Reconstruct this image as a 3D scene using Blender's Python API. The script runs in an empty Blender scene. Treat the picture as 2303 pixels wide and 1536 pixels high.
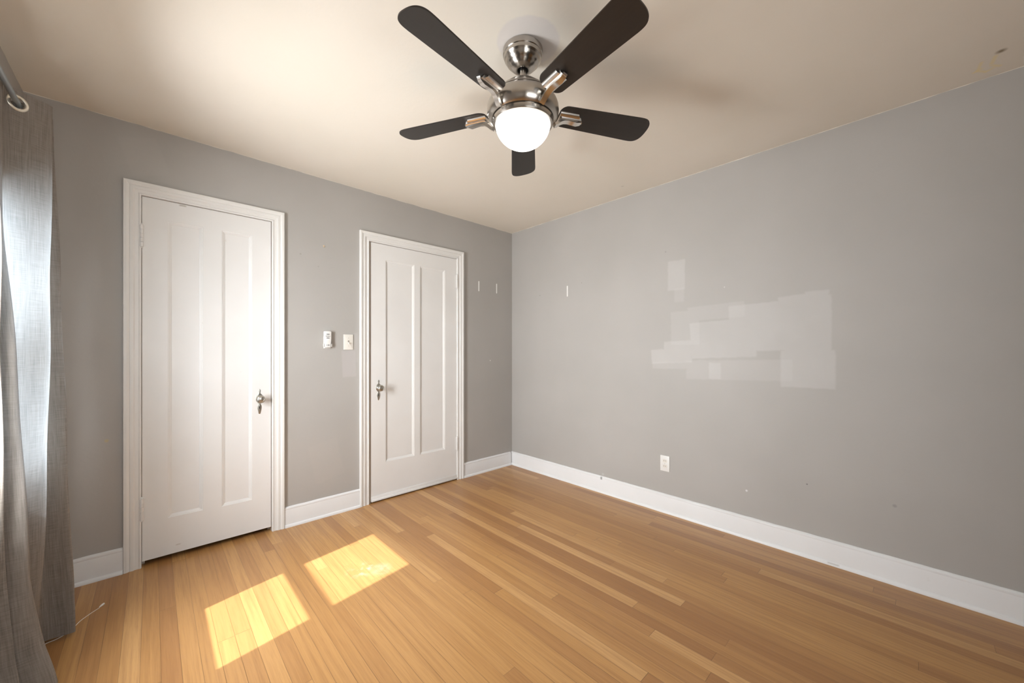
import bpy, bmesh, math, random
from mathutils import Vector, Matrix
random.seed(7)
C = bpy.context.scene.collection
S = bpy.context.scene
PI = math.pi

# ------------------------------------------------------------------ camera
H = 2.44            # ceiling height
XR, YW = 3.64, -3.22   # far wall behind the camera, window wall
cd = bpy.data.cameras.new('camera')
cd.sensor_width = 36.0
cd.lens = 857.0 / 2303.0 * 36.0
cd.shift_y = 22.0 / 2303.0
cd.clip_start = 0.02
cam = bpy.data.objects.new('camera', cd)
C.objects.link(cam)
cam.location = (2.934, -2.769, 1.193)
cam.rotation_euler = (PI / 2, 0, math.atan2(.7272, .6864))
S.camera = cam

# ------------------------------------------------------------------ colour management
S.view_settings.view_transform = 'Standard'
S.view_settings.look = 'None'
S.view_settings.gamma = 1.0
S.view_settings.use_curve_mapping = False
S.view_settings.exposure = 0.32

# ------------------------------------------------------------------ world, sun, daylight at the windows
w = bpy.data.worlds.new('sky'); S.world = w; w.use_nodes = True
bg = w.node_tree.nodes['Background']
bg.inputs[0].default_value = (.72, .86, 1.0, 1)
bg.inputs[1].default_value = 1.6

sd = bpy.data.lights.new('sun', 'SUN')
sd.energy = 8.3; sd.angle = math.radians(.6); sd.color = (1.0, .97, .92)
sun = bpy.data.objects.new('sun', sd); C.objects.link(sun)
SUN = Vector((-.17, 1.0, -1.1)).normalized()
sun.rotation_euler = SUN.to_track_quat('-Z', 'Y').to_euler()
sun.location = (1.5, -8, 6)

def area(name, loc, d, sx, sy, e, col, sp=180):
    l = bpy.data.lights.new(name, 'AREA'); l.shape = 'RECTANGLE'; l.size = sx; l.size_y = sy
    l.energy = e; l.color = col
    o = bpy.data.objects.new(name, l); C.objects.link(o)
    l.spread = math.radians(sp)
    o.location = loc; o.rotation_euler = Vector(d).to_track_quat('-Z', 'Y').to_euler()
    return o
area('daylight_window_near', (.90, -3.44, 1.28), (.0, 1, -.16), 1.0, 1.2, 120, (.94, .97, 1.0), 142)
area('daylight_window_rear', (3.86, -2.35, 1.35), (-1, 0, 0), 1.25, 1.35, 26, (.95, .98, 1.0))

# ------------------------------------------------------------------ mesh helpers
def link(name, bm, mat, parent=None, smooth=None):
    me = bpy.data.meshes.new(name)
    bm.normal_update(); bm.to_mesh(me); bm.free()
    if mat: me.materials.append(mat)
    o = bpy.data.objects.new(name, me); C.objects.link(o)
    if smooth is not None:
        for p in me.polygons: p.use_smooth = True
        try: me.set_sharp_from_angle(angle=math.radians(smooth))
        except Exception: pass
    if parent: o.parent = parent
    return o

def struct(name, bm, mat, smooth=None):
    o = link(name, bm, mat, None, smooth); o['kind'] = 'structure'; return o

def tag(o, label, cat, group=None):
    o['label'] = label; o['category'] = cat
    if group: o['group'] = group
    return o

def empty(name, loc, rot=(0, 0, 0)):
    o = bpy.data.objects.new(name, None); C.objects.link(o)
    o.empty_display_size = .1; o.location = loc; o.rotation_euler = rot
    return o

def box(bm, x0, x1, y0, y1, z0, z1, bev=0.0, seg=2):
    vs = [bm.verts.new((x, y, z)) for x in (x0, x1) for y in (y0, y1) for z in (z0, z1)]
    idx = [(0, 1, 3, 2), (4, 6, 7, 5), (0, 4, 5, 1), (2, 3, 7, 6), (0, 2, 6, 4), (1, 5, 7, 3)]
    fs = [bm.faces.new([vs[i] for i in f]) for f in idx]
    if bev > 0:
        es = list({e for f in fs for e in f.edges})
        bmesh.ops.bevel(bm, geom=es, offset=bev, segments=seg, profile=.5, affect='EDGES')
    return fs

def lathe(bm, prof, n=48, M=None, close=False):
    """prof: (radius, height) pairs, revolved about local z, then moved by M"""
    M = M or Matrix.Identity(4)
    rings = []
    for r, h in prof:
        if r < 1e-6:
            rings.append([bm.verts.new(M @ Vector((0, 0, h)))])
        else:
            rings.append([bm.verts.new(M @ Vector((r * math.cos(2 * PI * i / n), r * math.sin(2 * PI * i / n), h))) for i in range(n)])
    prs = list(zip(rings[:-1], rings[1:]))
    if close: prs.append((rings[-1], rings[0]))
    for a, b in prs:
        if len(a) == 1 and len(b) == 1: continue
        for i in range(n):
            j = (i + 1) % n
            if len(a) == 1: bm.faces.new((a[0], b[i], b[j]))
            elif len(b) == 1: bm.faces.new((a[i], b[0], a[j]))
            else: bm.faces.new((a[i], b[i], b[j], a[j]))
    bmesh.ops.recalc_face_normals(bm, faces=bm.faces[:])

def tube(bm, pts, r, n=12):
    pts = [Vector(p) for p in pts]; rings = []
    rr = r if isinstance(r, (list, tuple)) else [r] * len(pts)
    for i, p in enumerate(pts):
        t = (pts[min(i + 1, len(pts) - 1)] - pts[max(i - 1, 0)]).normalized()
        a = t.cross(Vector((0, 0, 1)))
        if a.length < .01: a = t.cross(Vector((1, 0, 0)))
        a.normalize(); b = t.cross(a)
        rings.append([bm.verts.new(p + (a * math.cos(2 * PI * k / n) + b * math.sin(2 * PI * k / n)) * rr[i]) for k in range(n)])
    for a, b in zip(rings[:-1], rings[1:]):
        for k in range(n): bm.faces.new((a[k], a[(k + 1) % n], b[(k + 1) % n], b[k]))
    bm.faces.new(rings[0][::-1]); bm.faces.new(rings[-1])
    bmesh.ops.recalc_face_normals(bm, faces=bm.faces[:])

def prism(bm, outline, h0, h1, M=None, bev=0.0, seg=2):
    """2-D outline (a,b) extruded from h0 to h1 along the third axis; M maps (a,b,h)"""
    M = M or Matrix.Identity(4)
    a = [bm.verts.new(M @ Vector((x, y, h0))) for x, y in outline]
    b = [bm.verts.new(M @ Vector((x, y, h1))) for x, y in outline]
    n = len(outline); fs = [bm.faces.new(a[::-1]), bm.faces.new(b)]
    for i in range(n): fs.append(bm.faces.new((a[i], a[(i + 1) % n], b[(i + 1) % n], b[i])))
    bmesh.ops.recalc_face_normals(bm, faces=fs)
    if bev > 0:
        bmesh.ops.bevel(bm, geom=[e for e in fs[1].edges], offset=bev, segments=seg, profile=.5, affect='EDGES')

# local axes on the walls: LW = on the door wall (a -> world y, b -> world z, h -> into the room +x)
LW = Matrix(((0, 0, 1, 0), (1, 0, 0, 0), (0, 1, 0, 0), (0, 0, 0, 1)))
# RW = on the right wall (a -> world x, b -> world z, h -> into the room -y)
RW = Matrix(((1, 0, 0, 0), (0, 0, -1, 0), (0, 1, 0, 0), (0, 0, 0, 1)))

def wall_mesh(axis, plane, thick, a0, a1, z0, z1, holes):
    """wall slab with rectangular openings. axis 'x': plane x=plane, runs along y. thick signed away from room"""
    bm = bmesh.new()
    A = sorted({a0, a1} | {h[0] for h in holes} | {h[1] for h in holes})
    Z = sorted({z0, z1} | {h[2] for h in holes} | {h[3] for h in holes})
    solid = {}
    for i in range(len(A) - 1):
        for j in range(len(Z) - 1):
            ca, cz = (A[i] + A[i + 1]) / 2, (Z[j] + Z[j + 1]) / 2
            solid[i, j] = not any(h[0] < ca < h[1] and h[2] < cz < h[3] for h in holes)
    def P(a, d, z): return (plane + d, a, z) if axis == 'x' else (a, plane + d, z)
    cache = {}
    def V(i, d, j):
        k = (i, d, j)
        if k not in cache: cache[k] = bm.verts.new(P(A[i], d, Z[j]))
        return cache[k]
    T = thick
    for (i, j), s in solid.items():
        if not s: continue
        for d in (0, T): bm.faces.new((V(i, d, j), V(i + 1, d, j), V(i + 1, d, j + 1), V(i, d, j + 1)))
        if not solid.get((i - 1, j)): bm.faces.new((V(i, 0, j), V(i, 0, j + 1), V(i, T, j + 1), V(i, T, j)))
        if not solid.get((i + 1, j)): bm.faces.new((V(i + 1, 0, j), V(i + 1, 0, j + 1), V(i + 1, T, j + 1), V(i + 1, T, j)))
        if not solid.get((i, j - 1)): bm.faces.new((V(i, 0, j), V(i + 1, 0, j), V(i + 1, T, j), V(i, T, j)))
        if not solid.get((i, j + 1)): bm.faces.new((V(i, 0, j + 1), V(i + 1, 0, j + 1), V(i + 1, T, j + 1), V(i, T, j + 1)))
    bmesh.ops.recalc_face_normals(bm, faces=bm.faces[:])
    return bm

# ------------------------------------------------------------------ material helpers
class NT:
    def __init__(s, name):
        s.m = bpy.data.materials.new(name); s.m.use_nodes = True
        s.t = s.m.node_tree; s.p = s.t.nodes['Principled BSDF']; s.out = s.t.nodes['Material Output']
    def n(s, typ, **kw):
        nd = s.t.nodes.new(typ)
        for k, v in kw.items(): setattr(nd, k, v)
        return nd
    def set(s, sock, v):
        if isinstance(v, bpy.types.NodeSocket): s.t.links.new(v, sock)
        else: sock.default_value = v
    def math(s, op, a, b=None, c=None, clamp=False):
        nd = s.n('ShaderNodeMath', operation=op, use_clamp=clamp)
        s.set(nd.inputs[0], a)
        if b is not None: s.set(nd.inputs[1], b)
        if c is not None: s.set(nd.inputs[2], c)
        return nd.outputs[0]
    def mix(s, f, a, b):
        nd = s.n('ShaderNodeMix', data_type='RGBA')
        s.set(nd.inputs[0], f); s.set(nd.inputs[6], a); s.set(nd.inputs[7], b)
        return nd.outputs[2]
    def pos(s):
        g = s.n('ShaderNodeNewGeometry'); x = s.n('ShaderNodeSeparateXYZ')
        s.t.links.new(g.outputs['Position'], x.inputs[0]); return g.outputs['Position'], x.outputs
    def comb(s, x, y, z):
        c = s.n('ShaderNodeCombineXYZ')
        s.set(c.inputs[0], x); s.set(c.inputs[1], y); s.set(c.inputs[2], z); return c.outputs[0]
    def noise(s, vec, scale, detail=3, rough=.5):
        nd = s.n('ShaderNodeTexNoise'); s.set(nd.inputs['Vector'], vec)
        nd.inputs['Scale'].default_value = scale; nd.inputs['Detail'].default_value = detail
        nd.inputs['Roughness'].default_value = rough; return nd.outputs['Fac']
    def ramp(s, f, stops):
        nd = s.n('ShaderNodeValToRGB'); s.set(nd.inputs[0], f)
        cr = nd.color_ramp
        while len(cr.elements) < len(stops): cr.elements.new(.5)
        for e, (p, c) in zip(cr.elements, stops): e.position = p; e.color = (*c, 1)
        return nd.outputs[0]
    def rng(s, v, a, b, c=0., d=1.):
        nd = s.n('ShaderNodeMapRange'); s.set(nd.inputs[0], v)
        for i, q in enumerate((a, b, c, d)): nd.inputs[i + 1].default_value = q
        return nd.outputs[0]
    def bump(s, h, strength, dist):
        nd = s.n('ShaderNodeBump'); s.set(nd.inputs['Height'], h)
        nd.inputs['Strength'].default_value = strength; nd.inputs['Distance'].default_value = dist
        s.t.links.new(nd.outputs[0], s.p.inputs['Normal'])
    def rect(s, a, b, ca, cb, wa, wb, soft=.006, rot=0.0):
        """soft-edged rectangle mask in the plane (a,b)"""
        da = s.math('SUBTRACT', a, ca); db = s.math('SUBTRACT', b, cb)
        if rot:
            c_, s_ = math.cos(rot), math.sin(rot)
            ra = s.math('ADD', s.math('MULTIPLY', da, c_), s.math('MULTIPLY', db, s_))
            rb = s.math('SUBTRACT', s.math('MULTIPLY', db, c_), s.math('MULTIPLY', da, s_))
        else: ra, rb = da, db
        fa = s.rng(s.math('ABSOLUTE', ra), wa / 2 + soft, wa / 2 - soft)
        fb = s.rng(s.math('ABSOLUTE', rb), wb / 2 + soft, wb / 2 - soft)
        return s.math('MULTIPLY', fa, fb)
    def disc(s, a, b, ca, cb, r, soft, ka=1.0):
        da = s.math('MULTIPLY', s.math('SUBTRACT', a, ca), ka); db = s.math('SUBTRACT', b, cb)
        d = s.math('SQRT', s.math('ADD', s.math('MULTIPLY', da, da), s.math('MULTIPLY', db, db)))
        return s.rng(d, r + soft, r - soft)

def plain(name, col, rough=.5, metal=0., spec=None):
    n = NT(name); n.p.inputs['Base Color'].default_value = (*col, 1)
    n.p.inputs['Roughness'].default_value = rough; n.p.inputs['Metallic'].default_value = metal
    if spec is not None: n.p.inputs['Specular IOR Level'].default_value = spec
    return n.m

GREY = (.43, .411, .384)
CEIL = (.80, .745, .655)

def wall_material(name, patches=(), spots=(), ab='yz'):
    n = NT(name); P, X = n.pos()
    a = X[1] if ab == 'yz' else X[0]; b = X[2]
    big = n.noise(P, 1.6, 3); fine = n.noise(P, 60, 3)
    base = n.mix(n.rng(big, .35, .68), (GREY[0] * .965, GREY[1] * .965, GREY[2] * .965, 1), (GREY[0] * 1.03, GREY[1] * 1.03, GREY[2] * 1.035, 1))
    edge = n.noise(P, 22, 2)
    wob = n.math('MULTIPLY', n.math('SUBTRACT', edge, .5), .012)
    aw = n.math('ADD', a, wob); bw = n.math('ADD', b, wob)
    groups = {}
    for (ca, cb, wa, wb, rot, k, col) in patches:
        m = n.rect(aw, bw, ca, cb, wa, wb, .006, rot)
        groups[k, col] = n.math('MAXIMUM', groups[k, col], m) if (k, col) in groups else m
    for (k, col), m in sorted(groups.items(), key=lambda q: q[0][0]):
        kk = n.math('MULTIPLY', n.rng(n.noise(P, 5, 3), .3, .7, .75, 1.1), k)
        base = n.mix(n.math('MULTIPLY', m, kk), base, (*col, 1))
    for (ca, cb, r, col) in spots:
        m = n.disc(a, b, ca, cb, r, r * .4)
        base = n.mix(m, base, (*col, 1))
    # hand-cut paint line: ceiling paint laps a few millimetres onto the wall
    lap = n.math('ADD', b, n.math('MULTIPLY', n.math('SUBTRACT', n.noise(P, 9, 3), .5), .009))
    base = n.mix(n.rng(lap, H - .0025, H - .0010), base, (*CEIL, 1))
    n.set(n.p.inputs['Base Color'], base)
    n.p.inputs['Roughness'].default_value = .52
    n.p.inputs['Specular IOR Level'].default_value = .35
    h = n.math('ADD', n.math('MULTIPLY', fine, .35), n.math('MULTIPLY', n.noise(P, 6, 2), 1.3))
    n.bump(h, .25, .004)
    return n.m

LP = (.60, .59, .575)
FL = (.50, .49, .475)
wallR_patches = [
    (1.739, 1.745, .122, .215, .0, .36, LP), (1.700, 1.160, .30, .105, .06, .36, LP), (1.80, 1.215, .30, .11, .05, .36, LP),
    (2.04, 1.275, .40, .25, .05, .36, LP), (2.27, 1.345, .36, .30, .03, .36, LP), (2.50, 1.275, .22, .48, .0, .36, LP),
    (2.43, 1.505, .14, .04, .05, .36, LP), (2.545, 1.52, .11, .04, .0, .36, LP), (2.50, 1.09, .255, .22, .0, .36, LP), (2.0, 1.06, .075, .11, .0, .36, LP),
    (1.76, 1.60, .07, .10, .0, .20, LP), (2.12, 1.07, .62, .13, .03, .20, LP), (1.80, 1.36, .20, .24, .0, .20, LP), (1.92, 1.07, .06, .13, .0, .20, LP),
    (2.0, 1.46, .36, .10, .04, .20, LP), (1.69, 1.09, .26, .05, .02, .20, LP),
]
M_wallR = wall_material('wall_paint_right', wallR_patches,
    [(.40, 1.74, .004, (.25, .22, .18)), (.90, 1.80, .004, (.3, .27, .22)), (2.19, .30, .006, (.7, .7, .7)), (1.66, 1.93, .005, (.34, .32, .3)),
     (2.06, 1.62, .004, (.6, .58, .55)), (2.50, .42, .004, (.2, .19, .18)), (2.86, .40, .008, (.33, .32, .3)), (1.12, .155, .01, (.5, .5, .48))], 'xz')
M_wallL = wall_material('wall_paint_left',
    [(-1.69, 1.10, .10, .20, .05, .40, (.55, .52, .52)), (-1.638, 1.22, .03, .22, .05, .28, (.52, .5, .48)),
     (-2.80, 2.27, .16, .20, .3, .12, (.52, .5, .48)), (-1.85, .40, .20, .28, .2, .10, (.55, .5, .45))],
    [(-.300, 1.10, .006, (.72, .70, .66)), (-2.945, .72, .008, (.5, .44, .28)), (-2.02, 1.87, .006, (.36, .34, .3)), (-1.905, 1.80, .005, (.37, .35, .31))], 'yz')
M_wallP = wall_material('wall_paint_plain')

# ceiling with bare ring round the fan, brown scuffs
def ceiling_material():
    n = NT('ceiling_paint'); P, X = n.pos()
    big = n.noise(P, 1.2, 3)
    base = n.mix(n.rng(big, .35, .7), (CEIL[0] * .97, CEIL[1] * .97, CEIL[2] * .96, 1), (CEIL[0] * 1.02, CEIL[1] * 1.02, CEIL[2] * 1.03, 1))
    wx = n.math('ADD', X[0], n.math('MULTIPLY', n.math('SUBTRACT', n.noise(P, 14, 2), .5), .03))
    m = n.disc(wx, X[1], 1.86, -1.665, .125, .006)
    base = n.mix(n.math('MULTIPLY', m, .55), base, (.66, .62, .62, 1))
    sc = (.86, .74, .42, 1)
    for (cx, cy, wa, wb, rot) in [(3.126, -.135, .010, .07, .1), (3.133, -.085, .012, .05, -.7), (3.122, -.10, .012, .035, .9),
                                  (3.163, -.15, .012, .07, .1), (3.175, -.09, .012, .05, -.7), (3.158, -.07, .012, .035, .9)]:
        base = n.mix(n.math('MULTIPLY', n.rect(X[0], X[1], cx, cy, wa, wb, .004, rot), .6), base, sc)
    base = n.mix(n.disc(X[0], X[1], 3.178, -.205, .012, .008), base, (.30, .24, .16, 1))
    base = n.mix(n.math('MULTIPLY', n.disc(X[0], X[1], 1.413, -.184, .01, .006), .4), base, (.5, .45, .38, 1))
    n.set(n.p.inputs['Base Color'], base)
    n.p.inputs['Roughness'].default_value = .75; n.p.inputs['Specular IOR Level'].default_value = .2
    n.bump(n.math('ADD', n.noise(P, 40, 3), n.math('MULTIPLY', n.noise(P, 3, 2), 2.)), .15, .004)
    return n.m
M_ceil = ceiling_material()

def floor_material():
    n = NT('oak_strip_floor'); P, X = n.pos()
    W = .0572
    v = n.math('DIVIDE', X[1], W); row = n.math('FLOOR', v); fv = n.math('FRACT', v)
    wn = n.n('ShaderNodeTexWhiteNoise', noise_dimensions='1D'); n.set(wn.inputs['W'], row)
    L = n.math('ADD', n.math('MULTIPLY', wn.outputs['Value'], 1.2), 1.1)
    wn2 = n.n('ShaderNodeTexWhiteNoise', noise_dimensions='1D'); n.set(wn2.inputs['W'], n.math('ADD', row, 57.3))
    u = n.math('DIVIDE', n.math('ADD', X[0], n.math('MULTIPLY', wn2.outputs['Value'], 5.)), L)
    col = n.math('FLOOR', u); fu = n.math('FRACT', u)
    wn3 = n.n('ShaderNodeTexWhiteNoise', noise_dimensions='2D'); n.set(wn3.inputs['Vector'], n.comb(row, col, 0))
    r = wn3.outputs['Value']
    base = n.ramp(r, [(0, (.36, .172, .060)), (.2, (.42, .212, .076)), (.55, (.48, .252, .088)), (.85, (.53, .288, .104)), (1, (.61, .355, .150))])
    # grain, stretched along the board and shifted per board
    gv = n.comb(n.math('MULTIPLY', X[0], 2.2), n.math('ADD', n.math('MULTIPLY', X[1], 70.), n.math('MULTIPLY', r, 40.)), r)
    g1 = n.noise(gv, 1.0, 5, .6)
    gv2 = n.comb(n.math('MULTIPLY', X[0], 9.), n.math('ADD', n.math('MULTIPLY', X[1], 320.), n.math('MULTIPLY', r, 90.)), r)
    g2 = n.noise(gv2, 1.0, 3, .6)
    base = n.mix(n.math('MULTIPLY', n.rng(g1, .42, .72), .45), base, (.25, .105, .032, 1))
    base = n.mix(n.math('MULTIPLY', n.rng(g2, .5, .75), .28), base, (.22, .09, .03, 1))
    # seams
    dv = n.math('MULTIPLY', n.math('MINIMUM', fv, n.math('SUBTRACT', 1., fv)), W)
    du = n.math('MULTIPLY', n.math('MINIMUM', fu, n.math('SUBTRACT', 1., fu)), L)
    sv = n.rng(dv, .0011, .0004); su = n.rng(du, .0013, .0005)
    seam = n.math('MAXIMUM', sv, su)
    seam_k = n.math('MULTIPLY', seam, n.rng(n.noise(P, 2.5, 2), .3, .7, .25, .75))
    base = n.mix(seam_k, base, (.10, .045, .018, 1))
    # worn, dusty patches with their own outline
    worn = n.math('MULTIPLY', n.disc(X[0], X[1], .92, -1.86, .035, .035), n.rng(n.noise(P, 18, 3), .35, .65))
    worn2 = n.math('MULTIPLY', n.disc(X[0], X[1], .86, -1.93, .05, .05), n.rng(n.noise(P, 25, 3), .5, .7))
    base = n.mix(n.math('MULTIPLY', n.math('MAXIMUM', worn, worn2), .5), base, (.75, .66, .6, 1))
    n.set(n.p.inputs['Base Color'], base)
    n.p.inputs['Roughness'].default_value = .32
    n.p.inputs['Specular IOR Level'].default_value = .5
    hh = n.math('SUBTRACT', n.math('ADD', n.math('MULTIPLY', g1, .08), n.math('MULTIPLY', r, .10)), seam)
    n.bump(hh, .35, .0012)
    return n.m
M_floor = floor_material()

def trim_material(name, col=(.80, .79, .765), marks=()):
    n = NT(name); P, X = n.pos()
    base = n.mix(n.rng(n.noise(P, 3, 3), .35, .7), (col[0] * .96, col[1] * .955, col[2] * .95, 1), (*col, 1))
    for (ax, ca, cb, wa, wb, mc) in marks:
        a = X[0] if ax == 'x' else X[1]
        base = n.mix(n.rect(a, X[2], ca, cb, wa, wb, .004), base, (*mc, 1))
    sc = n.noise(P, 26, 4, .6)
    base = n.mix(n.math('MULTIPLY', n.rng(sc, .70, .78), .25), base, (.55, .48, .42, 1))
    n.set(n.p.inputs['Base Color'], base)
    n.p.inputs['Roughness'].default_value = .38; n.p.inputs['Specular IOR Level'].default_value = .45
    n.bump(n.math('ADD', n.noise(P, 35, 2), n.math('MULTIPLY', n.noise(P, 180, 2), .2)), .12, .0015)
    return n.m
M_trim = trim_material('white_trim_paint')
M_door = trim_material('white_door_paint', (.80, .79, .77), [('y', -2.64, 2.041, .03, .006, (.45, .40, .33)), ('y', -2.66, .075, .02, .003, (.5, .45, .4))])
M_base = trim_material('white_baseboard_paint', (.83, .835, .835), [('x', 1.112, .122, .016, .022, (.33, .33, .32)), ('x', 2.62, .012, .05, .003, (.45, .43, .4))])
M_sill = plain('low_bounce_sill', (.30, .20, .12), .5)  # sill darkened so less sunlight bounces to the ceiling
M_jamb = plain('jamb_shade_tan', (.48, .41, .34), .5)  # tan puts the casing's shadow into the jamb colour
M_lightsink = plain('light_sink_dark', (.16, .14, .12), .7)  # dark colour of the added enclosure that absorbs room light
M_dark = plain('closet_shade_black', (.02, .015, .01), .9)  # near-black stands in for the shade behind the doors

def brushed(name, col, rough, aniso=.75):
    n = NT(name)
    n.p.inputs['Metallic'].default_value = 1.
    n.p.inputs['Base Color'].default_value = (*col, 1)
    n.p.inputs['Roughness'].default_value = rough
    if aniso:
        n.p.inputs['Anisotropic'].default_value = aniso
        n.p.inputs['Anisotropic Rotation'].default_value = .25
        tg = n.n('ShaderNodeTangent', direction_type='RADIAL', axis='Z')
        n.t.links.new(tg.outputs[0], n.p.inputs['Tangent'])
    return n.m
M_nickel = brushed('brushed_nickel', (.47, .435, .395), .24)
M_nickel2 = brushed('bracket_nickel', (.72, .69, .65), .22, 0)
M_pewter = brushed('worn_pewter', (.52, .50, .45), .32, 0)
M_rod = plain('rod_grey_metal', (.36, .40, .42), .35, .6)
M_ring = plain('grommet_metal', (.72, .68, .60), .30, .7)
M_white = plain('white_plastic', (.78, .77, .74), .35)
M_ivory = plain('ivory_plastic', (.75, .715, .65), .4)
M_strip = plain('white_strip', (.88, .87, .84), .5)
M_button = plain('grey_buttons', (.16, .16, .16), .5)
M_slot = plain('slot_black', (.02, .02, .02), .8)
M_screw = plain('screw_metal', (.6, .58, .52), .4, .5)
M_screwd = plain('toggle_slot_shadow', (.34, .31, .27), .6)
M_anchor = plain('anchor_plastic', (.66, .52, .34), .5)
M_cord = plain('white_cord', (.85, .82, .76), .6)

def blade_material():
    n = NT('espresso_blade'); tc = n.n('ShaderNodeTexCoord')
    mp = n.n('ShaderNodeMapping'); mp.inputs['Scale'].default_value = (6, 90, 6)
    n.t.links.new(tc.outputs['Object'], mp.inputs[0])
    g = n.noise(mp.outputs[0], 1., 4)
    n.set(n.p.inputs['Base Color'], n.mix(g, (.010, .0075, .006, 1), (.022, .016, .012, 1)))
    n.p.inputs['Roughness'].default_value = .42; n.p.inputs['Specular IOR Level'].default_value = .5
    return n.m
M_blade = blade_material()

def dome_material():
    n = NT('lit_opal_glass')
    n.p.inputs['Base Color'].default_value = (.9, .9, .88, 1); n.p.inputs['Roughness'].default_value = .25
    n.p.inputs['Emission Color'].default_value = (1.0, .985, .93, 1); n.p.inputs['Emission Strength'].default_value = 1.5
    return n.m
M_dome = dome_material()

def glass_material():
    n = NT('window_glass')
    tr = n.n('ShaderNodeBsdfTransparent'); gl = n.n('ShaderNodeBsdfGlossy'); gl.inputs['Roughness'].default_value = .02
    mx = n.n('ShaderNodeMixShader'); mx.inputs[0].default_value = .05
    n.t.links.new(tr.outputs[0], mx.inputs[1]); n.t.links.new(gl.outputs[0], mx.inputs[2])
    n.t.links.new(mx.outputs[0], n.out.inputs[0]); return n.m
M_glass = glass_material()

def curtain_material():
    n = NT('grey_linen_weave'); tc = n.n('ShaderNodeTexCoord')
    uv = n.n('ShaderNodeSeparateXYZ'); n.t.links.new(tc.outputs['UV'], uv.inputs[0])
    u, v = uv.outputs[0], uv.outputs[1]      # metres along the cloth, height
    warp = n.noise(n.comb(n.math('MULTIPLY', u, 420.), n.math('MULTIPLY', v, 9.), 0.), 1., 3, .6)
    weft = n.noise(n.comb(n.math('MULTIPLY', u, 14.), n.math('MULTIPLY', v, 520.), 3.), 1., 3, .6)
    slub = n.noise(n.comb(n.math('MULTIPLY', u, 90.), n.math('MULTIPLY', v, 5.), 7.), 1., 4, .6)
    t = n.math('ADD', n.math('MULTIPLY', warp, .42), n.math('ADD', n.math('MULTIPLY', weft, .36), n.math('MULTIPLY', slub, .22)))
    t = n.rng(t, .34, .68)
    colr = n.mix(t, (.15, .130, .113, 1), (.38, .335, .295, 1))
    d = n.n('ShaderNodeBsdfDiffuse'); tl = n.n('ShaderNodeBsdfTranslucent'); mx = n.n('ShaderNodeMixShader'); mx.inputs[0].default_value = .10
    n.set(d.inputs[0], colr); n.set(tl.inputs[0], n.mix(t, (.40, .46, .50, 1), (.62, .69, .74, 1)))  # bluish transmission tint carries the cool sky backlight
    b = n.n('ShaderNodeBump'); n.set(b.inputs['Height'], t); b.inputs['Strength'].default_value = .5; b.inputs['Distance'].default_value = .0015
    n.t.links.new(b.outputs[0], d.inputs['Normal'])
    n.t.links.new(d.outputs[0], mx.inputs[1]); n.t.links.new(tl.outputs[0], mx.inputs[2]); n.t.links.new(mx.outputs[0], n.out.inputs[0])
    return n.m
M_curtain = curtain_material()
M_ground = plain('outdoor_paving', (.55, .53, .5), .9)

# ------------------------------------------------------------------ the room shell
D1 = (-2.8145, -2.1935, 0.0, 2.0535)   # opening of the left door: y0, y1, z0, z1
D2 = (-1.5330, -.7000, 0.0, 2.0535)
W1 = (.40, 1.29, .640, 1.83)           # window in the window wall: x0, x1, z0, z1
W2 = (-2.90, -1.80, .75, 1.90)         # window behind the camera: y0, y1, z0, z1

bm = bmesh.new(); box(bm, -.8, XR + 1.25, YW - .14, .14, -.1, 0); struct('floor', bm, M_floor)
bm = bmesh.new(); box(bm, -.8, XR + 1.25, YW - .14, .14, H, H + .1); struct('ceiling', bm, M_ceil)
struct('wall_left', wall_mesh('x', 0, -.12, YW, 0, 0, H, [D1, D2]), M_wallL)
struct('wall_right', wall_mesh('y', 0, .12, -.8, XR + .12, 0, H, []), M_wallR)
struct('wall_front', wall_mesh('y', YW, -.12, -.8, XR + .12, 0, H, [W1]), M_wallP)
D3 = (-1.62, -.22, 0.0, 2.08)  # unseen opening added to dim the right end of the room
struct('wall_rear', wall_mesh('x', XR, .12, YW, 0, 0, H, [W2, D3]), M_wallP)
bm = bmesh.new()                      # dark enclosure added out of view to soak up light
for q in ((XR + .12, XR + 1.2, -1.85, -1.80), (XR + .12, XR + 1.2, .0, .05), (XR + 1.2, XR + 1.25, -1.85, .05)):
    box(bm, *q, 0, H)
struct('wall_light_sink', bm, M_lightsink)
struct('wall_closet', wall_mesh('x', -.68, -.12, YW, 0, 0, H, []), M_dark)
bm = bmesh.new(); box(bm, -25, 25, -30, 25, -.5, -.45); struct('outdoor_ground', bm, M_ground)

# ------------------------------------------------------------------ door casings (mitred, fluted)
CPROF = [(0, 0), (0, .010), (.002, .013), (.006, .0145), (.010, .013), (.012, .0115), (.026, .0115), (.028, .013), (.031, .0165), (.034, .0175),
         (.044, .0165), (.047, .0145), (.050, .0165), (.054, .0195), (.058, .0215), (.068, .0215), (.0705, .020), (.0715, .017), (.0715, 0)]
def casing(name, y0, y1, zt, jamb_gap=0):
    bm = bmesh.new(); rows = []
    for u, h in CPROF:
        rows.append([bm.verts.new(p) for p in ((h, y0 - u, 0), (h, y0 - u, zt + u), (h, y1 + u, zt + u), (h, y1 + u, 0))])
    for a, b in zip(rows[:-1], rows[1:]):
        for k in range(3): bm.faces.new((a[k], a[k + 1], b[k + 1], b[k]))
    bm.faces.new([r[0] for r in rows]); bm.faces.new([r[3] for r in rows][::-1])
    bmesh.ops.recalc_face_normals(bm, faces=bm.faces[:])
    return struct(name, bm, M_trim, 25)
casing('trim_1', -2.8125, -2.1925, 2.0525)
casing('trim_2', -1.5400, -.7090, 2.0525)

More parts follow.
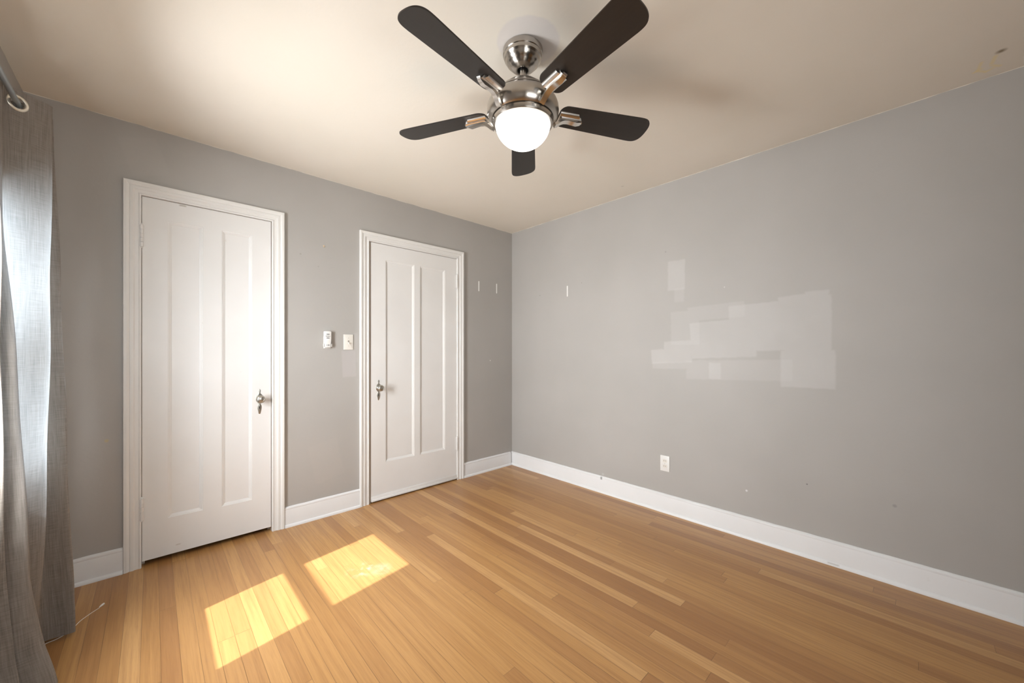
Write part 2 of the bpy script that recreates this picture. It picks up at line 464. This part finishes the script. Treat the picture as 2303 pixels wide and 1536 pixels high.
# jamb linings inside the openings
def jamb(name, d, tl=.0015):
    bm = bmesh.new(); y0, y1, _, z1 = d; t = .0015
    box(bm, -.12, .0005, y0, y0 + tl, 0, z1); box(bm, -.12, -.001, y1 - t, y1, 0, z1); box(bm, -.12, -.001, y0, y1, z1 - t, z1)
    # door stop behind the leaf
    for s in ((y0 + t, y0 + .015), (y1 - .015, y1 - t)): box(bm, -.06, -.045, s[0], s[1], 0, z1 - t)
    box(bm, -.06, -.045, y0 + t, y1 - t, z1 - .015, z1 - t)
    return struct(name, bm, M_jamb)
jamb('trim_3', D1); jamb('trim_4', D2, .0085)

# ------------------------------------------------------------------ the doors
def door_leaf(name, y0, y1, z0, z1, panels, xf, thick=.035):
    bm = bmesh.new()
    A = sorted({y0, y1} | {p[0] for p in panels} | {p[1] for p in panels})
    Z = sorted({z0, z1} | {p[2] for p in panels} | {p[3] for p in panels})
    vc = {}
    def V(y, z, x):
        k = (round(y, 5), round(z, 5), round(x, 5))
        if k not in vc: vc[k] = bm.verts.new((x, y, z))
        return vc[k]
    for i in range(len(A) - 1):
        for j in range(len(Z) - 1):
            cy, cz = (A[i] + A[i + 1]) / 2, (Z[j] + Z[j + 1]) / 2
            if any(p[0] < cy < p[1] and p[2] < cz < p[3] for p in panels): continue
            bm.faces.new((V(A[i], Z[j], xf), V(A[i + 1], Z[j], xf), V(A[i + 1], Z[j + 1], xf), V(A[i], Z[j + 1], xf)))
    PR = [(0, 0), (.001, -.0025), (.006, -.0035), (.010, -.0065), (.015, -.0085), (.0165, -.0105)]
    for (a, b, c, d) in panels:
        loops = []
        for ins, dep in PR:
            loops.append([V(a + ins, c + ins, xf + dep), V(b - ins, c + ins, xf + dep), V(b - ins, d - ins, xf + dep), V(a + ins, d - ins, xf + dep)])
        for l0, l1 in zip(loops[:-1], loops[1:]):
            for k in range(4): bm.faces.new((l0[k], l0[(k + 1) % 4], l1[(k + 1) % 4], l1[k]))
        bm.faces.new(loops[-1])
    xb = xf - thick
    back = [bm.verts.new((xb, y, z)) for y, z in ((y0, z0), (y1, z0), (y1, z1), (y0, z1))]
    bm.faces.new(back[::-1])
    front_edge = {0: [(y, z0) for y in A], 1: [(y1, z) for z in Z], 2: [(y, z1) for y in A[::-1]], 3: [(y0, z) for z in Z[::-1]]}
    for k in range(4):
        f = [V(y, z, xf) for y, z in front_edge[k]]
        bm.faces.new([back[k]] + f + [back[(k + 1) % 4]])
    bmesh.ops.recalc_face_normals(bm, faces=bm.faces[:])
    o = struct(name, bm, M_door)
    return o

def hinge(parent, y, zc, side, hh=.118):
    """painted butt hinge: barrel with knuckles, ball tips and two thin leaves"""
    bm = bmesh.new(); r = .0080; prof = [(0, zc - hh / 2 - .010), (.003, zc - hh / 2 - .009), (.0048, zc - hh / 2 - .005), (.003, zc - hh / 2 - .001), (r, zc - hh / 2)]
    n = 5; kh = hh / n
    for i in range(n):
        a = zc - hh / 2 + i * kh
        prof += [(r, a + .0008), (r, a + kh - .0012), (r - .0022, a + kh - .0008), (r - .0022, a + kh - .0002)]
    prof += [(r - .002, zc + hh / 2), (.003, zc + hh / 2 + .001), (.0048, zc + hh / 2 + .005), (.003, zc + hh / 2 + .009), (0, zc + hh / 2 + .010)]
    lathe(bm, prof, 16, Matrix.Translation((.0115, y, 0)))
    box(bm, .0015, .0135, y - side * .0015, y + side * .001, zc - hh / 2, zc + hh / 2)
    box(bm, .0022, .0040, min(y, y + side * .014), max(y, y + side * .014), zc - hh / 2 + .002, zc + hh / 2 - .002)
    h = link('hinge', bm, M_door, parent, 40)
    return h

PLATE = [(.0015, .062), (.0050, .056), (.0062, .050), (.0045, .044), (.0035, .038), (.0052, .033), (.012, .027), (.0185, .019), (.0205, .008), (.0205, -.004),
         (.0180, -.015), (.0110, -.024), (.0055, -.031), (.0050, -.034), (.0085, -.040), (.0115, -.048), (.0118, -.058), (.0105, -.068), (.0078, -.078),
         (.0062, -.086), (.0060, -.092), (.0030, -.099)]
def lockset(parent, y, z, xf):
    out = [(a, b) for a, b in PLATE] + [(-a, b) for a, b in PLATE[::-1]]
    out = [(y + a, z + b) for a, b in out]
    bm = bmesh.new(); prism(bm, out, xf - .0005, xf + .0038, LW, .0016, 2)
    pl = link('escutcheon', bm, M_pewter, parent, 50)
    bm = bmesh.new()
    kh = [(y + .0028 * math.cos(t), z - .052 + .0028 * math.sin(t)) for t in [i * PI / 6 for i in range(-1, 8)]] + [(y - .0022, z - .066), (y + .0022, z - .066)]
    prism(bm, kh, xf + .0036, xf + .0042, LW); link('keyhole', bm, M_slot, pl)
    bm = bmesh.new()
    pr = [(.0150, .0035), (.0155, .006), (.0125, .0085), (.0085, .011), (.0080, .024), (.0095, .028), (.0150, .031), (.0215, .036), (.0250, .043), (.0256, .049),
          (.0240, .055), (.0200, .0595), (.0168, .0610), (.0160, .0602), (.0145, .0605), (.0080, .0625), (0, .063)]
    M = Matrix.Translation((xf, y, z)) @ Matrix.Rotation(PI / 2, 4, 'Y')
    lathe(bm, [(r, h) for r, h in pr], 40, M)
    link('door_knob', bm, M_pewter, parent, 60)

XF = .0015
d1 = door_leaf('door_1', -2.8105, -2.1975, .031, 2.0495, [(-2.704, -2.548, .241, 1.938), (-2.457, -2.302, .237, 1.938)], XF)
hinge(d1, -2.812, 1.830, 1); hinge(d1, -2.812, .322, 1)
lockset(d1, -2.2625, .885, XF)
d2 = door_leaf('door_2', -1.5225, -.7095, .012, 2.0495, [(-1.401, -1.146, .303, 1.928), (-1.091, -.838, .302, 1.928)], XF)
hinge(d2, -.711, 1.842, -1); hinge(d2, -.711, .338, -1)
lockset(d2, -1.462, .903, XF)
bm = bmesh.new()                         # drip/weather strip along the foot of door 2
box(bm, XF, XF + .006, -1.5225, -.7095, .012, .050, .002)
box(bm, XF + .004, XF + .013, -1.5225, -.7095, .010, .026, .003)
link('door_sweep', bm, M_door, d2, 40)

# ------------------------------------------------------------------ baseboards
BPROF = [(0, 0), (.024, 0), (.024, .006), (.021, .014), (.016, .018), (.0135, .0185), (.0135, .112), (.0120, .118), (.0135, .122), (.0125, .129), (.0085, .134), (.004, .137), (0, .137)]
def baseboard(name, mapf, a0, a1, seg=1):
    bm = bmesh.new(); rows = []
    n = max(2, int(abs(a1 - a0) / .04)); rnd = random.Random(3)
    for i in range(n + 1):
        a = a0 + (a1 - a0) * i / n; j = rnd.uniform(-.0009, .0009); k = rnd.uniform(-.0006, .0006)
        if i in (0, n): j = k = 0
        rows.append([bm.verts.new(mapf(a, d + (k if (q in (1, 2, 3)) else 0), z + (j if q >= 9 else 0))) for q, (d, z) in enumerate(BPROF)])
    m = len(BPROF)
    for r0, r1 in zip(rows[:-1], rows[1:]):
        for k in range(m): bm.faces.new((r0[k], r1[k], r1[(k + 1) % m], r0[(k + 1) % m]))
    bm.faces.new(rows[0]); bm.faces.new(rows[-1][::-1])
    bmesh.ops.recalc_face_normals(bm, faces=bm.faces[:])
    return struct(name, bm, M_base, 30)
fl = lambda a, d, z: (d, a, z)
baseboard('baseboard_left', fl, YW + .001, -2.8845)
baseboard('baseboard_left', fl, -2.1200, -1.6120)
baseboard('baseboard_left', fl, -.6370, -.0245)
baseboard('baseboard_right', lambda a, d, z: (a, -d, z), 0.001, XR - .001)
baseboard('baseboard_front', lambda a, d, z: (a, YW + d, z), .0245, XR - .0245)
baseboard('baseboard_rear', lambda a, d, z: (XR - d, a, z), YW + .001, -1.66)
baseboard('baseboard_rear', lambda a, d, z: (XR - d, a, z), -.18, -.0245)

# ------------------------------------------------------------------ the windows
def window(name, M, w0, w1, z0, z1, zm0, zm1, gl0, gl1, glb, glt):
    """local frame: a along the wall, h = outwards; M maps (a, z, h)"""
    def B(bm, a0, a1, b0, b1, h0, h1, bev=0):
        b2 = bmesh.new(); box(b2, a0, a1, b0, b1, h0, h1, bev)
        for v in b2.verts: v.co = M @ v.co
        me = bpy.data.meshes.new('t'); b2.to_mesh(me); b2.free(); bm.from_mesh(me); bpy.data.meshes.remove(me)
    root = bmesh.new()                                   # jambs, head, sill
    t = .012
    B(root, w0, w0 + t, z0, z1, 0, .12); B(root, w1 - t, w1, z0, z1, 0, .12); B(root, w0 + t, w1 - t, z1 - t, z1, 0, .12)
    # casing and stool on the room side
    c = .075
    B(root, w0 - c, w0, z0 - .0, z1 + c, -.018, -.0005, .003); B(root, w1, w1 + c, z0 - .0, z1 + c, -.018, -.0005, .003)
    B(root, w0, w1, z1, z1 + c, -.018, -.0005, .003)
    B(root, w0 - c, w1 + c, z0 - .09, z0 - .022, -.018, -.0005, .003)
    bmesh.ops.recalc_face_normals(root, faces=root.faces[:])
    win = struct(name, root, M_trim)
    st = bmesh.new(); B(st, w0 + t, w1 - t, z0, z0 + .015, 0, .15); B(st, w0 - c - .02, w1 + c + .02, z0 - .022, z0 - .0005, -.032, -.0005, .004)
    bmesh.ops.recalc_face_normals(st, faces=st.faces[:]); link('window_sill', st, M_sill, win)
    def sash(nm, za, zb, ga, gb, h):
        s = bmesh.new()
        B(s, w0 + t, gl0, za, zb, h, h + .03); B(s, gl1, w1 - t, za, zb, h, h + .03)
        B(s, gl0, gl1, za, ga, h, h + .03); B(s, gl0, gl1, gb, zb, h, h + .03)
        bmesh.ops.recalc_face_normals(s, faces=s.faces[:])
        so = link(nm, s, M_trim, win)
        g = bmesh.new(); B(g, gl0, gl1, ga, gb, h + .013, h + .016); link('pane', g, M_glass, so)
    sash('lower_sash', z0 + .015, zm0 + .045, glb, zm0, .045)
    sash('upper_sash', zm1 - .045, z1 - t, zm1, glt, .078)
    return win
MW1 = Matrix(((1, 0, 0, 0), (0, 0, -1, YW), (0, 1, 0, 0), (0, 0, 0, 1)))
MW2 = Matrix(((0, 0, 1, XR), (1, 0, 0, 0), (0, 1, 0, 0), (0, 0, 0, 1)))
window('window_1', MW1, W1[0], W1[1], W1[2], W1[3], 1.138, 1.262, .45, 1.255, .740, 1.765)
window('window_2', MW2, W2[0], W2[1], W2[2], W2[3], 1.28, 1.33, -2.85, -1.85, .82, 1.85)

# ------------------------------------------------------------------ curtain and its rod
RY, RZ = -3.150, 2.155
keysZ = [2.205, 1.65, 1.15, .75, .37, .15, .015]
PTS = {  # far end -> leading edge, each a list over keysZ of (x, y)
 'start':  [(.315, -3.150), (.320, -3.155), (.325, -3.155), (.33, -3.155), (.345, -3.155), (.36, -3.155), (.37, -3.155)],
 'crest0': [(.350, -3.085), (.372, -3.064), (.400, -3.048), (.430, -3.034), (.465, -3.020), (.490, -3.010), (.502, -3.004)],
 'vall0':  [(.415, -3.198), (.425, -3.185), (.440, -3.165), (.455, -3.145), (.480, -3.115), (.500, -3.100), (.512, -3.095)],
 'crest1': [(.476, -3.070), (.490, -3.072), (.510, -3.074), (.540, -3.076), (.580, -3.082), (.610, -3.090), (.630, -3.098)],
 'vall1':  [(.590, -3.200), (.600, -3.196), (.610, -3.190), (.625, -3.180), (.650, -3.165), (.675, -3.155), (.690, -3.150)],
 'crest2': [(.655, -3.165), (.690, -3.156), (.706, -3.124), (.718, -3.106), (.745, -3.086), (.790, -3.050), (.836, -3.015)],
 'vall2':  [(.690, -3.192), (.716, -3.184), (.727, -3.178), (.738, -3.168), (.765, -3.156), (.812, -3.138), (.858, -3.110)],
 'crest3': [(.728, -3.170), (.744, -3.154), (.750, -3.151), (.758, -3.146), (.790, -3.132), (.840, -3.110), (.888, -3.085)],  # added fold at the frame edge, keeps window light off the near fold
 'back':   [(.715, -3.200), (.735, -3.200), (.742, -3.199), (.752, -3.196), (.780, -3.188), (.830, -3.168), (.878, -3.148)],
 'end':    [(.655, -3.207), (.655, -3.207), (.658, -3.207), (.664, -3.205), (.700, -3.200), (.745, -3.190), (.800, -3.170)],  # cloth doubled back to dim the sun through the near fold
}
def interp(lst, z):
    if z >= keysZ[0]: return lst[0]
    if z <= keysZ[-1]: return lst[-1]
    for i in range(len(keysZ) - 1):
        if keysZ[i] >= z >= keysZ[i + 1]:
            t = (keysZ[i] - z) / (keysZ[i] - keysZ[i + 1])
            p0, p1, p2, p3 = lst[max(i - 1, 0)], lst[i], lst[i + 1], lst[min(i + 2, len(lst) - 1)]
            return tuple(.5 * (2 * p1[k] + (p2[k] - p0[k]) * t + (2 * p0[k] - 5 * p1[k] + 4 * p2[k] - p3[k]) * t * t + (3 * p1[k] - p0[k] - 3 * p2[k] + p3[k]) * t ** 3) for k in (0, 1))
def crom(P, n):
    out = []
    for i in range(len(P) - 1):
        p0, p1, p2, p3 = P[max(i - 1, 0)], P[i], P[i + 1], P[min(i + 2, len(P) - 1)]
        for s in range(n):
            t = s / n
            out.append(tuple(.5 * (2 * p1[k] + (p2[k] - p0[k]) * t + (2 * p0[k] - 5 * p1[k] + 4 * p2[k] - p3[k]) * t * t + (3 * p1[k] - p0[k] - 3 * p2[k] + p3[k]) * t ** 3) for k in (0, 1)))
    out.append(P[-1]); return out
order = ['start', 'crest0', 'vall0', 'crest1', 'vall1', 'crest2', 'vall2', 'crest3', 'back', 'end']
NS, NZ = 26, 300
def path(z): return crom([interp(PTS[k], z) for k in order], NS)
top = path(keysZ[0])
arc = [0.]
for a, b in zip(top[:-1], top[1:]): arc.append(arc[-1] + math.hypot(b[0] - a[0], b[1] - a[1]))
# where the cloth crosses the rod
cross = []
for i in range(len(top) - 1):
    if (top[i][1] - RY) * (top[i + 1][1] - RY) < 0:
        cross.append((i, Vector(((top[i][0] + top[i + 1][0]) / 2, RY, RZ)), Vector((top[i + 1][0] - top[i][0], top[i + 1][1] - top[i][1], 0)).normalized()))
bm = bmesh.new(); uvl = bm.loops.layers.uv.new('UVMap'); grid = []; uvd = {}
for j in range(NZ + 1):
    z = keysZ[0] + (keysZ[-1] - keysZ[0]) * j / NZ
    row = []
    for i, (x, y) in enumerate(path(z)):
        wob = .0025 * math.sin(z * 9 + i * .21) * min(1, (2.2 - z) * 1.5)
        y2 = max(y + wob, YW + .012)
        v = bm.verts.new((x + wob * .6, y2, z)); uvd[v] = (arc[i] * 1.15, z); row.append(v)
    grid.append(row)
for j in range(NZ):
    for i in range(len(top) - 1):
        q = (grid[j][i], grid[j][i + 1], grid[j + 1][i + 1], grid[j + 1][i])
        c = sum((v.co for v in q), Vector()) / 4
        if any((c - cc).length < .0215 for _, cc, _ in cross): continue
        f = bm.faces.new(q)
        for l in f.loops: l[uvl].uv = uvd[l.vert]
cur = link('grommet_curtain', bm, M_curtain, None, 80)
tag(cur, 'grey-brown linen curtain with metal ring eyelets hanging in folds beside the window', 'curtain')
for _, cc, tdir in cross:
    bm = bmesh.new()
    nrm = Vector((tdir.y, -tdir.x, 0))
    if nrm.x < 0: nrm = -nrm
    Mx = Matrix.Translation(cc) @ nrm.to_track_quat('Z', 'Y').to_matrix().to_4x4()
    lathe(bm, [(.0205, -.003), (.0205, .0035), (.022, .0050), (.026, .0056), (.030, .0046), (.0315, .002), (.0315, -.003)], 40, Mx, True)
    g = link('grommet', bm, M_ring, cur, 50)
# stitched lower hem
rod = empty('curtain_rod', (.30, RY, RZ)); tag(rod, 'thin grey metal curtain rod passing through the curtain rings', 'curtain rod')
bm = bmesh.new(); tube(bm, [(0, 0, 0), (1.35, 0, 0)], .0095, 20)
link('pole', bm, M_rod, rod, 40)
for x in (-.012, 1.362):
    bm = bmesh.new(); lathe(bm, [(0, -.016), (.010, -.014), (.0155, -.004), (.0155, .004), (.010, .014), (0, .016)], 24, Matrix.Translation((x, 0, 0)) @ Matrix.Rotation(PI / 2, 4, 'Y'))
    link('finial', bm, M_rod, rod, 50)
for x in (.012, 1.325):
    bm = bmesh.new(); box(bm, x - .006, x + .006, -.070, -.006, -.017, -.010); box(bm, x - .010, x + .010, -.0700, -.066, -.045, .02)
    box(bm, x - .006, x + .006, -.014, .012, -.017, -.0095)
    link('bracket', bm, M_rod, rod)

# ------------------------------------------------------------------ ceiling fan
FX, FY = 1.818, -1.654
fan = empty('ceiling_fan', (FX, FY, 0)); fan.location.z = 0
tag(fan, 'brushed nickel ceiling fan with five dark blades and a lit white dome', 'ceiling fan')
bm = bmesh.new()
lathe(bm, [(.078, H - .001), (.0825, H - .006), (.0830, H - .020), (.0815, H - .026), (.0790, H - .0285), (.0785, H - .031), (.0765, H - .040), (.0715, H - .0455), (.0700, H - .0475), (.0680, H - .054),
           (.0600, H - .0625), (.0580, H - .0635), (.0540, H - .069), (.0450, H - .0775), (.0430, H - .0785), (.0340, H - .084), (.0280, H - .086), (.0225, H - .086), (.0215, H - .078), (.0215, H - .05)], 64)
link('canopy', bm, M_nickel, fan, 28)
bm = bmesh.new(); lathe(bm, [(.0125, H - .05), (.0125, 2.326), (.0160, 2.325), (.0160, 2.312)], 28); link('downrod', bm, M_nickel, fan, 40)
bm = bmesh.new(); lathe(bm, [(.0212, H - .07), (.0130, H - .068)], 28); link('hanger_ball', bm, M_slot, fan)
ZB = 2.195
bm = bmesh.new()
lathe(bm, [(.0130, 2.320), (.0165, 2.318), (.035, 2.308), (.070, 2.286), (.100, 2.260), (.1215, 2.237), (.1230, 2.2335), (.1180, 2.2320), (.1180, 2.2285), (.1280, 2.2275), (.1345, 2.222), (.1425, 2.210), (.1470, 2.197),
           (.1482, 2.185), (.1475, 2.174), (.1435, 2.161), (.1370, 2.151), (.1300, 2.1465), (.1210, 2.1465)], 96)
link('motor_housing', bm, M_nickel, fan, 28)
bm = bmesh.new(); lathe(bm, [(.1210, 2.1480), (.1210, 2.1430), (.1265, 2.1425), (.1268, 2.1405), (.1225, 2.1275), (.1210, 2.1262), (.1155, 2.1262), (.1140, 2.1300)], 96)
link('light_ring', bm, M_nickel, fan, 28)
bm = bmesh.new()
pr = [(.1130, 2.1300)] + [(.1135 * math.cos(t), 2.1275 - .094 * math.sin(t) ** 1.08) for t in [i * PI / 2 / 18 for i in range(0, 19)]]
pr[-1] = (0, pr[-1][1])
lathe(bm, pr, 64); link('glass_dome', bm, M_dome, fan, 60)

def blade_outline():
    """(r, w): rounded rectangle that widens slightly to the tip"""
    pts = []
    R0, R1 = .158, .585; wr, wt = .054, .066
    def arc(cx, cy, r, a0, a1, n=8, ky=1.): return [(cx + r * math.cos(a0 + (a1 - a0) * i / n), cy + ky * r * math.sin(a0 + (a1 - a0) * i / n)) for i in range(n + 1)]
    pts += arc(R0 + .034, -wr + .034, .034, PI * 1.0, PI * 1.5)
    # tip: superellipse-like arc with soft corners
    for i in range(33):
        t = -PI / 2 + PI * i / 32
        c_, s_ = math.cos(t), math.sin(t)
        pts.append((R1 - .062 + .062 * abs(c_) ** .62, wt * (1 if s_ > 0 else -1) * abs(s_) ** .80))
    pts += arc(R0 + .034, wr - .034, .034, PI * .5, PI * 1.0)
    return pts
OUT = blade_outline()
BASE = math.atan2(.6864, -.7272)
for k in range(5):
    ang = BASE + math.radians(-2.0 + 72 * k)
    pitch = Matrix.Rotation(math.radians(-12), 4, 'X')
    bm = bmesh.new(); prism(bm, OUT, -.003, .003, None, .0012, 1)
    b = link('blade', bm, M_blade, fan, 30)
    b.matrix_local = Matrix.Translation((0, 0, ZB)) @ Matrix.Rotation(ang, 4, 'Z') @ pitch
    # blade iron: ribbed plate under the blade root + swept arm to the housing
    bm = bmesh.new()
    n = 14
    for (r0, r1, w, hh) in ((.160, .252, .0285, .013), (.168, .264, .0170, .0185)):
        sec = [(w * math.cos(PI + PI * i / n), -.003 + hh * math.sin(PI + PI * i / n)) for i in range(n + 1)]
        a = [bm.verts.new((r0, y, z)) for y, z in sec]; b2 = [bm.verts.new((r1 - .010 * (abs(y) / w) ** 2, y, z)) for y, z in sec]
        for i in range(n): bm.faces.new((a[i], a[i + 1], b2[i + 1], b2[i]))
        bm.faces.new((a[0], b2[0], b2[-1], a[-1])); bm.faces.new(a); bm.faces.new(b2[::-1])
    pathp = [(.262, -.010), (.254, -.019), (.238, -.024), (.218, -.022), (.198, -.020), (.180, -.023), (.166, -.030), (.155, -.038), (.145, -.048), (.136, -.052)]
    hw, th = .0105, .0060
    prev = None
    for i, (r, z) in enumerate(pathp):
        i0, i1 = max(i - 1, 0), min(i + 1, len(pathp) - 1)
        t = Vector((pathp[i1][0] - pathp[i0][0], pathp[i1][1] - pathp[i0][1])).normalized(); nn = Vector((-t.y, t.x))
        ww = hw * (1. if i > 1 else .85)
        q = [bm.verts.new((r + nn.x * s * th, y, z + nn.y * s * th)) for s, y in ((-1, -ww), (-1, ww), (1, ww), (1, -ww))]
        if prev:
            for j in range(4): bm.faces.new((prev[j], prev[(j + 1) % 4], q[(j + 1) % 4], q[j]))
        else: bm.faces.new(q)
        prev = q
    bm.faces.new(prev[::-1])
    bmesh.ops.recalc_face_normals(bm, faces=bm.faces[:])
    br = link('blade_bracket', bm, M_nickel2, b, 32)

# ------------------------------------------------------------------ things on the walls
def plate(bm, M, ca, cb, wa, wb, h0, h1, r=.004, bev=.0015):
    out = []
    for (sx, sy, a0) in ((1, 1, 0), (-1, 1, PI / 2), (-1, -1, PI), (1, -1, 3 * PI / 2)):
        for i in range(5):
            t = a0 + PI / 2 * i / 4
            out.append((ca + sx * (wa / 2 - r) + r * math.cos(t), cb + sy * (wb / 2 - r) + r * math.sin(t)))
    prism(bm, out, h0, h1, M, bev, 2)

# light switch
sw = empty('light_switch', (0, -1.6955, 1.262)); tag(sw, 'ivory toggle light switch plate on the wall between the two doors', 'light switch')
bm = bmesh.new(); plate(bm, LW, 0, 0, .070, .1143, .0005, .0055, .003, .0022); link('wall_plate', bm, M_ivory, sw, 40)
bm = bmesh.new(); box(bm, .005, .0062, -.0055, .0055, -.0125, .0125)
link('toggle_slot', bm, M_screwd, sw)
bm = bmesh.new(); box(bm, .0045, .0165, -.0042, .0042, -.010, .002, .0015)
for v in bm.verts: v.co.z -= (v.co.x - .0045) * .55
link('toggle', bm, M_ivory, sw, 40)
for s in (-1, 1):
    bm = bmesh.new(); lathe(bm, [(.003, .0052), (.0028, .0064), (0, .0068)], 14, Matrix.Translation((0, 0, s * .030)) @ Matrix.Rotation(PI / 2, 4, 'Y')); link('screw', bm, M_screw, sw)

# fan remote in its holder
ry, rz = -1.8475, 1.262
ho = empty('remote_holder', (0, ry, rz)); tag(ho, 'white plastic wall cradle holding the fan remote', 'holder')
bm = bmesh.new()
box(bm, .0005, .004, -.024, .024, -.048, .038, .0012); box(bm, .004, .0235, -.0275, -.0245, -.036, -.014, .0012); box(bm, .004, .0235, .0245, .0275, -.036, -.014, .0012)
box(bm, .004, .0120, -.0200, .0200, -.0460, -.0430, .001)
link('cradle', bm, M_white, ho, 40)
rc = empty('remote_control', (.006, ry, rz)); tag(rc, 'slim white fan remote control with grey buttons beside the light switch', 'remote control')
bm = bmesh.new(); out = [(-.0245, .070), (-.0235, .074), (-.015, .0765), (0, .0772), (.015, .0765), (.0235, .074), (.0245, .070), (.0242, .030), (.0225, 0), (.0210, -.030), (.0205, -.0415), (-.0205, -.0415), (-.0210, -.030), (-.0225, 0), (-.0242, .030)]
prism(bm, [(a, b) for a, b in out], 0, .019, LW, .004, 3); link('remote_body', bm, M_white, rc, 40)
def lens(cy, cz, wy, wz):
    bm = bmesh.new(); o = [(cy + wy * math.cos(t), cz + wz * math.sin(t) * abs(math.sin(t)) ** .3) for t in [2 * PI * i / 20 for i in range(20)]]
    prism(bm, o, .0188, .0204, LW, .0004, 1); link('button', bm, M_button, rc)
lens(0, .0535, .0130, .0034); lens(0, .0265, .0130, .0034); lens(-.0105, .0400, .0058, .0022); lens(.0105, .0400, .0058, .0022)
lens(0, .0400, .0032, .0045); lens(-.0065, -.0250, .0036, .0026); lens(.0050, -.0245, .0050, .0040)

# outlet on the right wall
ou = empty('wall_outlet', (1.657, 0, .361)); tag(ou, 'white duplex wall outlet low on the right grey wall', 'outlet')
bm = bmesh.new(); plate(bm, RW, 0, 0, .0700, .1143, .0005, .0055, .003, .0022); link('wall_plate', bm, M_white, ou, 40)
for s in (-1, 1):
    bm = bmesh.new(); o = []
    for i in range(28):
        t = 2 * PI * i / 28; o.append((.0172 * math.cos(t), max(-.0125, min(.0125, .0172 * math.sin(t))) + s * .0195))
    prism(bm, o, .005, .0066, RW, .0006, 1); rcp = link('receptacle', bm, M_ivory, ou, 40)
    bm = bmesh.new()
    for a, hgt in ((-.0064, .0042), (.0064, .0034)):
        box(bm, a - .0012, a + .0012, -.0070, -.0060, s * .0195 + .001 - hgt, s * .0195 + .001 + hgt)
    link('slots', bm, M_slot, rcp)
bm = bmesh.new(); lathe(bm, [(.003, .0052), (.0028, .0064), (0, .0068)], 14, Matrix.Rotation(PI / 2, 4, 'X')); link('screw', bm, M_screw, ou)

# leftover adhesive strips
def strip(M, ca, cb, label, w=.0125, hh=.100):
    bm = bmesh.new(); o = []
    r = w / 2
    for i in range(7): o.append((ca + r * math.cos(PI * i / 6), cb + hh / 2 - r + r * math.sin(PI * i / 6)))
    for i in range(7): o.append((ca - r * .85 * math.cos(PI * i / 6), cb - hh / 2 + r - r * math.sin(PI * i / 6)))
    prism(bm, o, .0004, .0024, M, .0004, 1)
    ob = link('adhesive_strip', bm, M_strip, None)
    return tag(ob, label, 'adhesive strip', 'leftover white adhesive strips on the walls')
strip(LW, -.446, 1.830, 'white adhesive strip on the door wall just right of the far door')
strip(LW, -.216, 1.832, 'white adhesive strip on the door wall nearest the room corner')
strip(RW, .741, 1.744, 'white adhesive strip alone on the right wall near the corner')

# wall anchor
bm = bmesh.new(); lathe(bm, [(.0025, -.004), (.0035, .0012), (.0062, .0018), (.0062, .0030), (.0022, .0034), (.0018, -.002)], 16, Matrix.Translation((0, -1.869, 1.953)) @ Matrix.Rotation(PI / 2, 4, 'Y'))
o = bm; box(bm, .0012, .0075, -1.8705, -1.8675, 1.942, 1.949)
tag(link('wall_anchor', bm, M_anchor, None, 40), 'tiny tan screw anchor left in the wall high between the doors', 'wall anchor')

# thin white cord on the floor
cord = empty('pull_cord', (.313, -2.937, 0)); tag(cord, 'thin white pull cord with a small tassel lying on the floor by the curtain', 'cord')
bm = bmesh.new()
P = [(.018, -.010), (.045, -.034), (.085, -.062), (.125, -.078), (.160, -.096), (.180, -.120), (.186, -.145), (.200, -.160)]
P = crom(P, 8); tube(bm, [(x, y, .0016) for x, y in P], .0013, 8); link('string', bm, M_cord, cord, 60)
bm = bmesh.new(); dv = Vector((.018 + .006, -.010 - .004, 0)).normalized()
lathe(bm, [(0, -.014), (.0038, -.012), (.0048, -.004), (.0036, .006), (.0018, .014), (0, .0145)], 20, Matrix.Translation((.007, -.004, .0048)) @ dv.to_track_quat('Z', 'Y').to_matrix().to_4x4())
link('tassel', bm, M_cord, cord, 60)
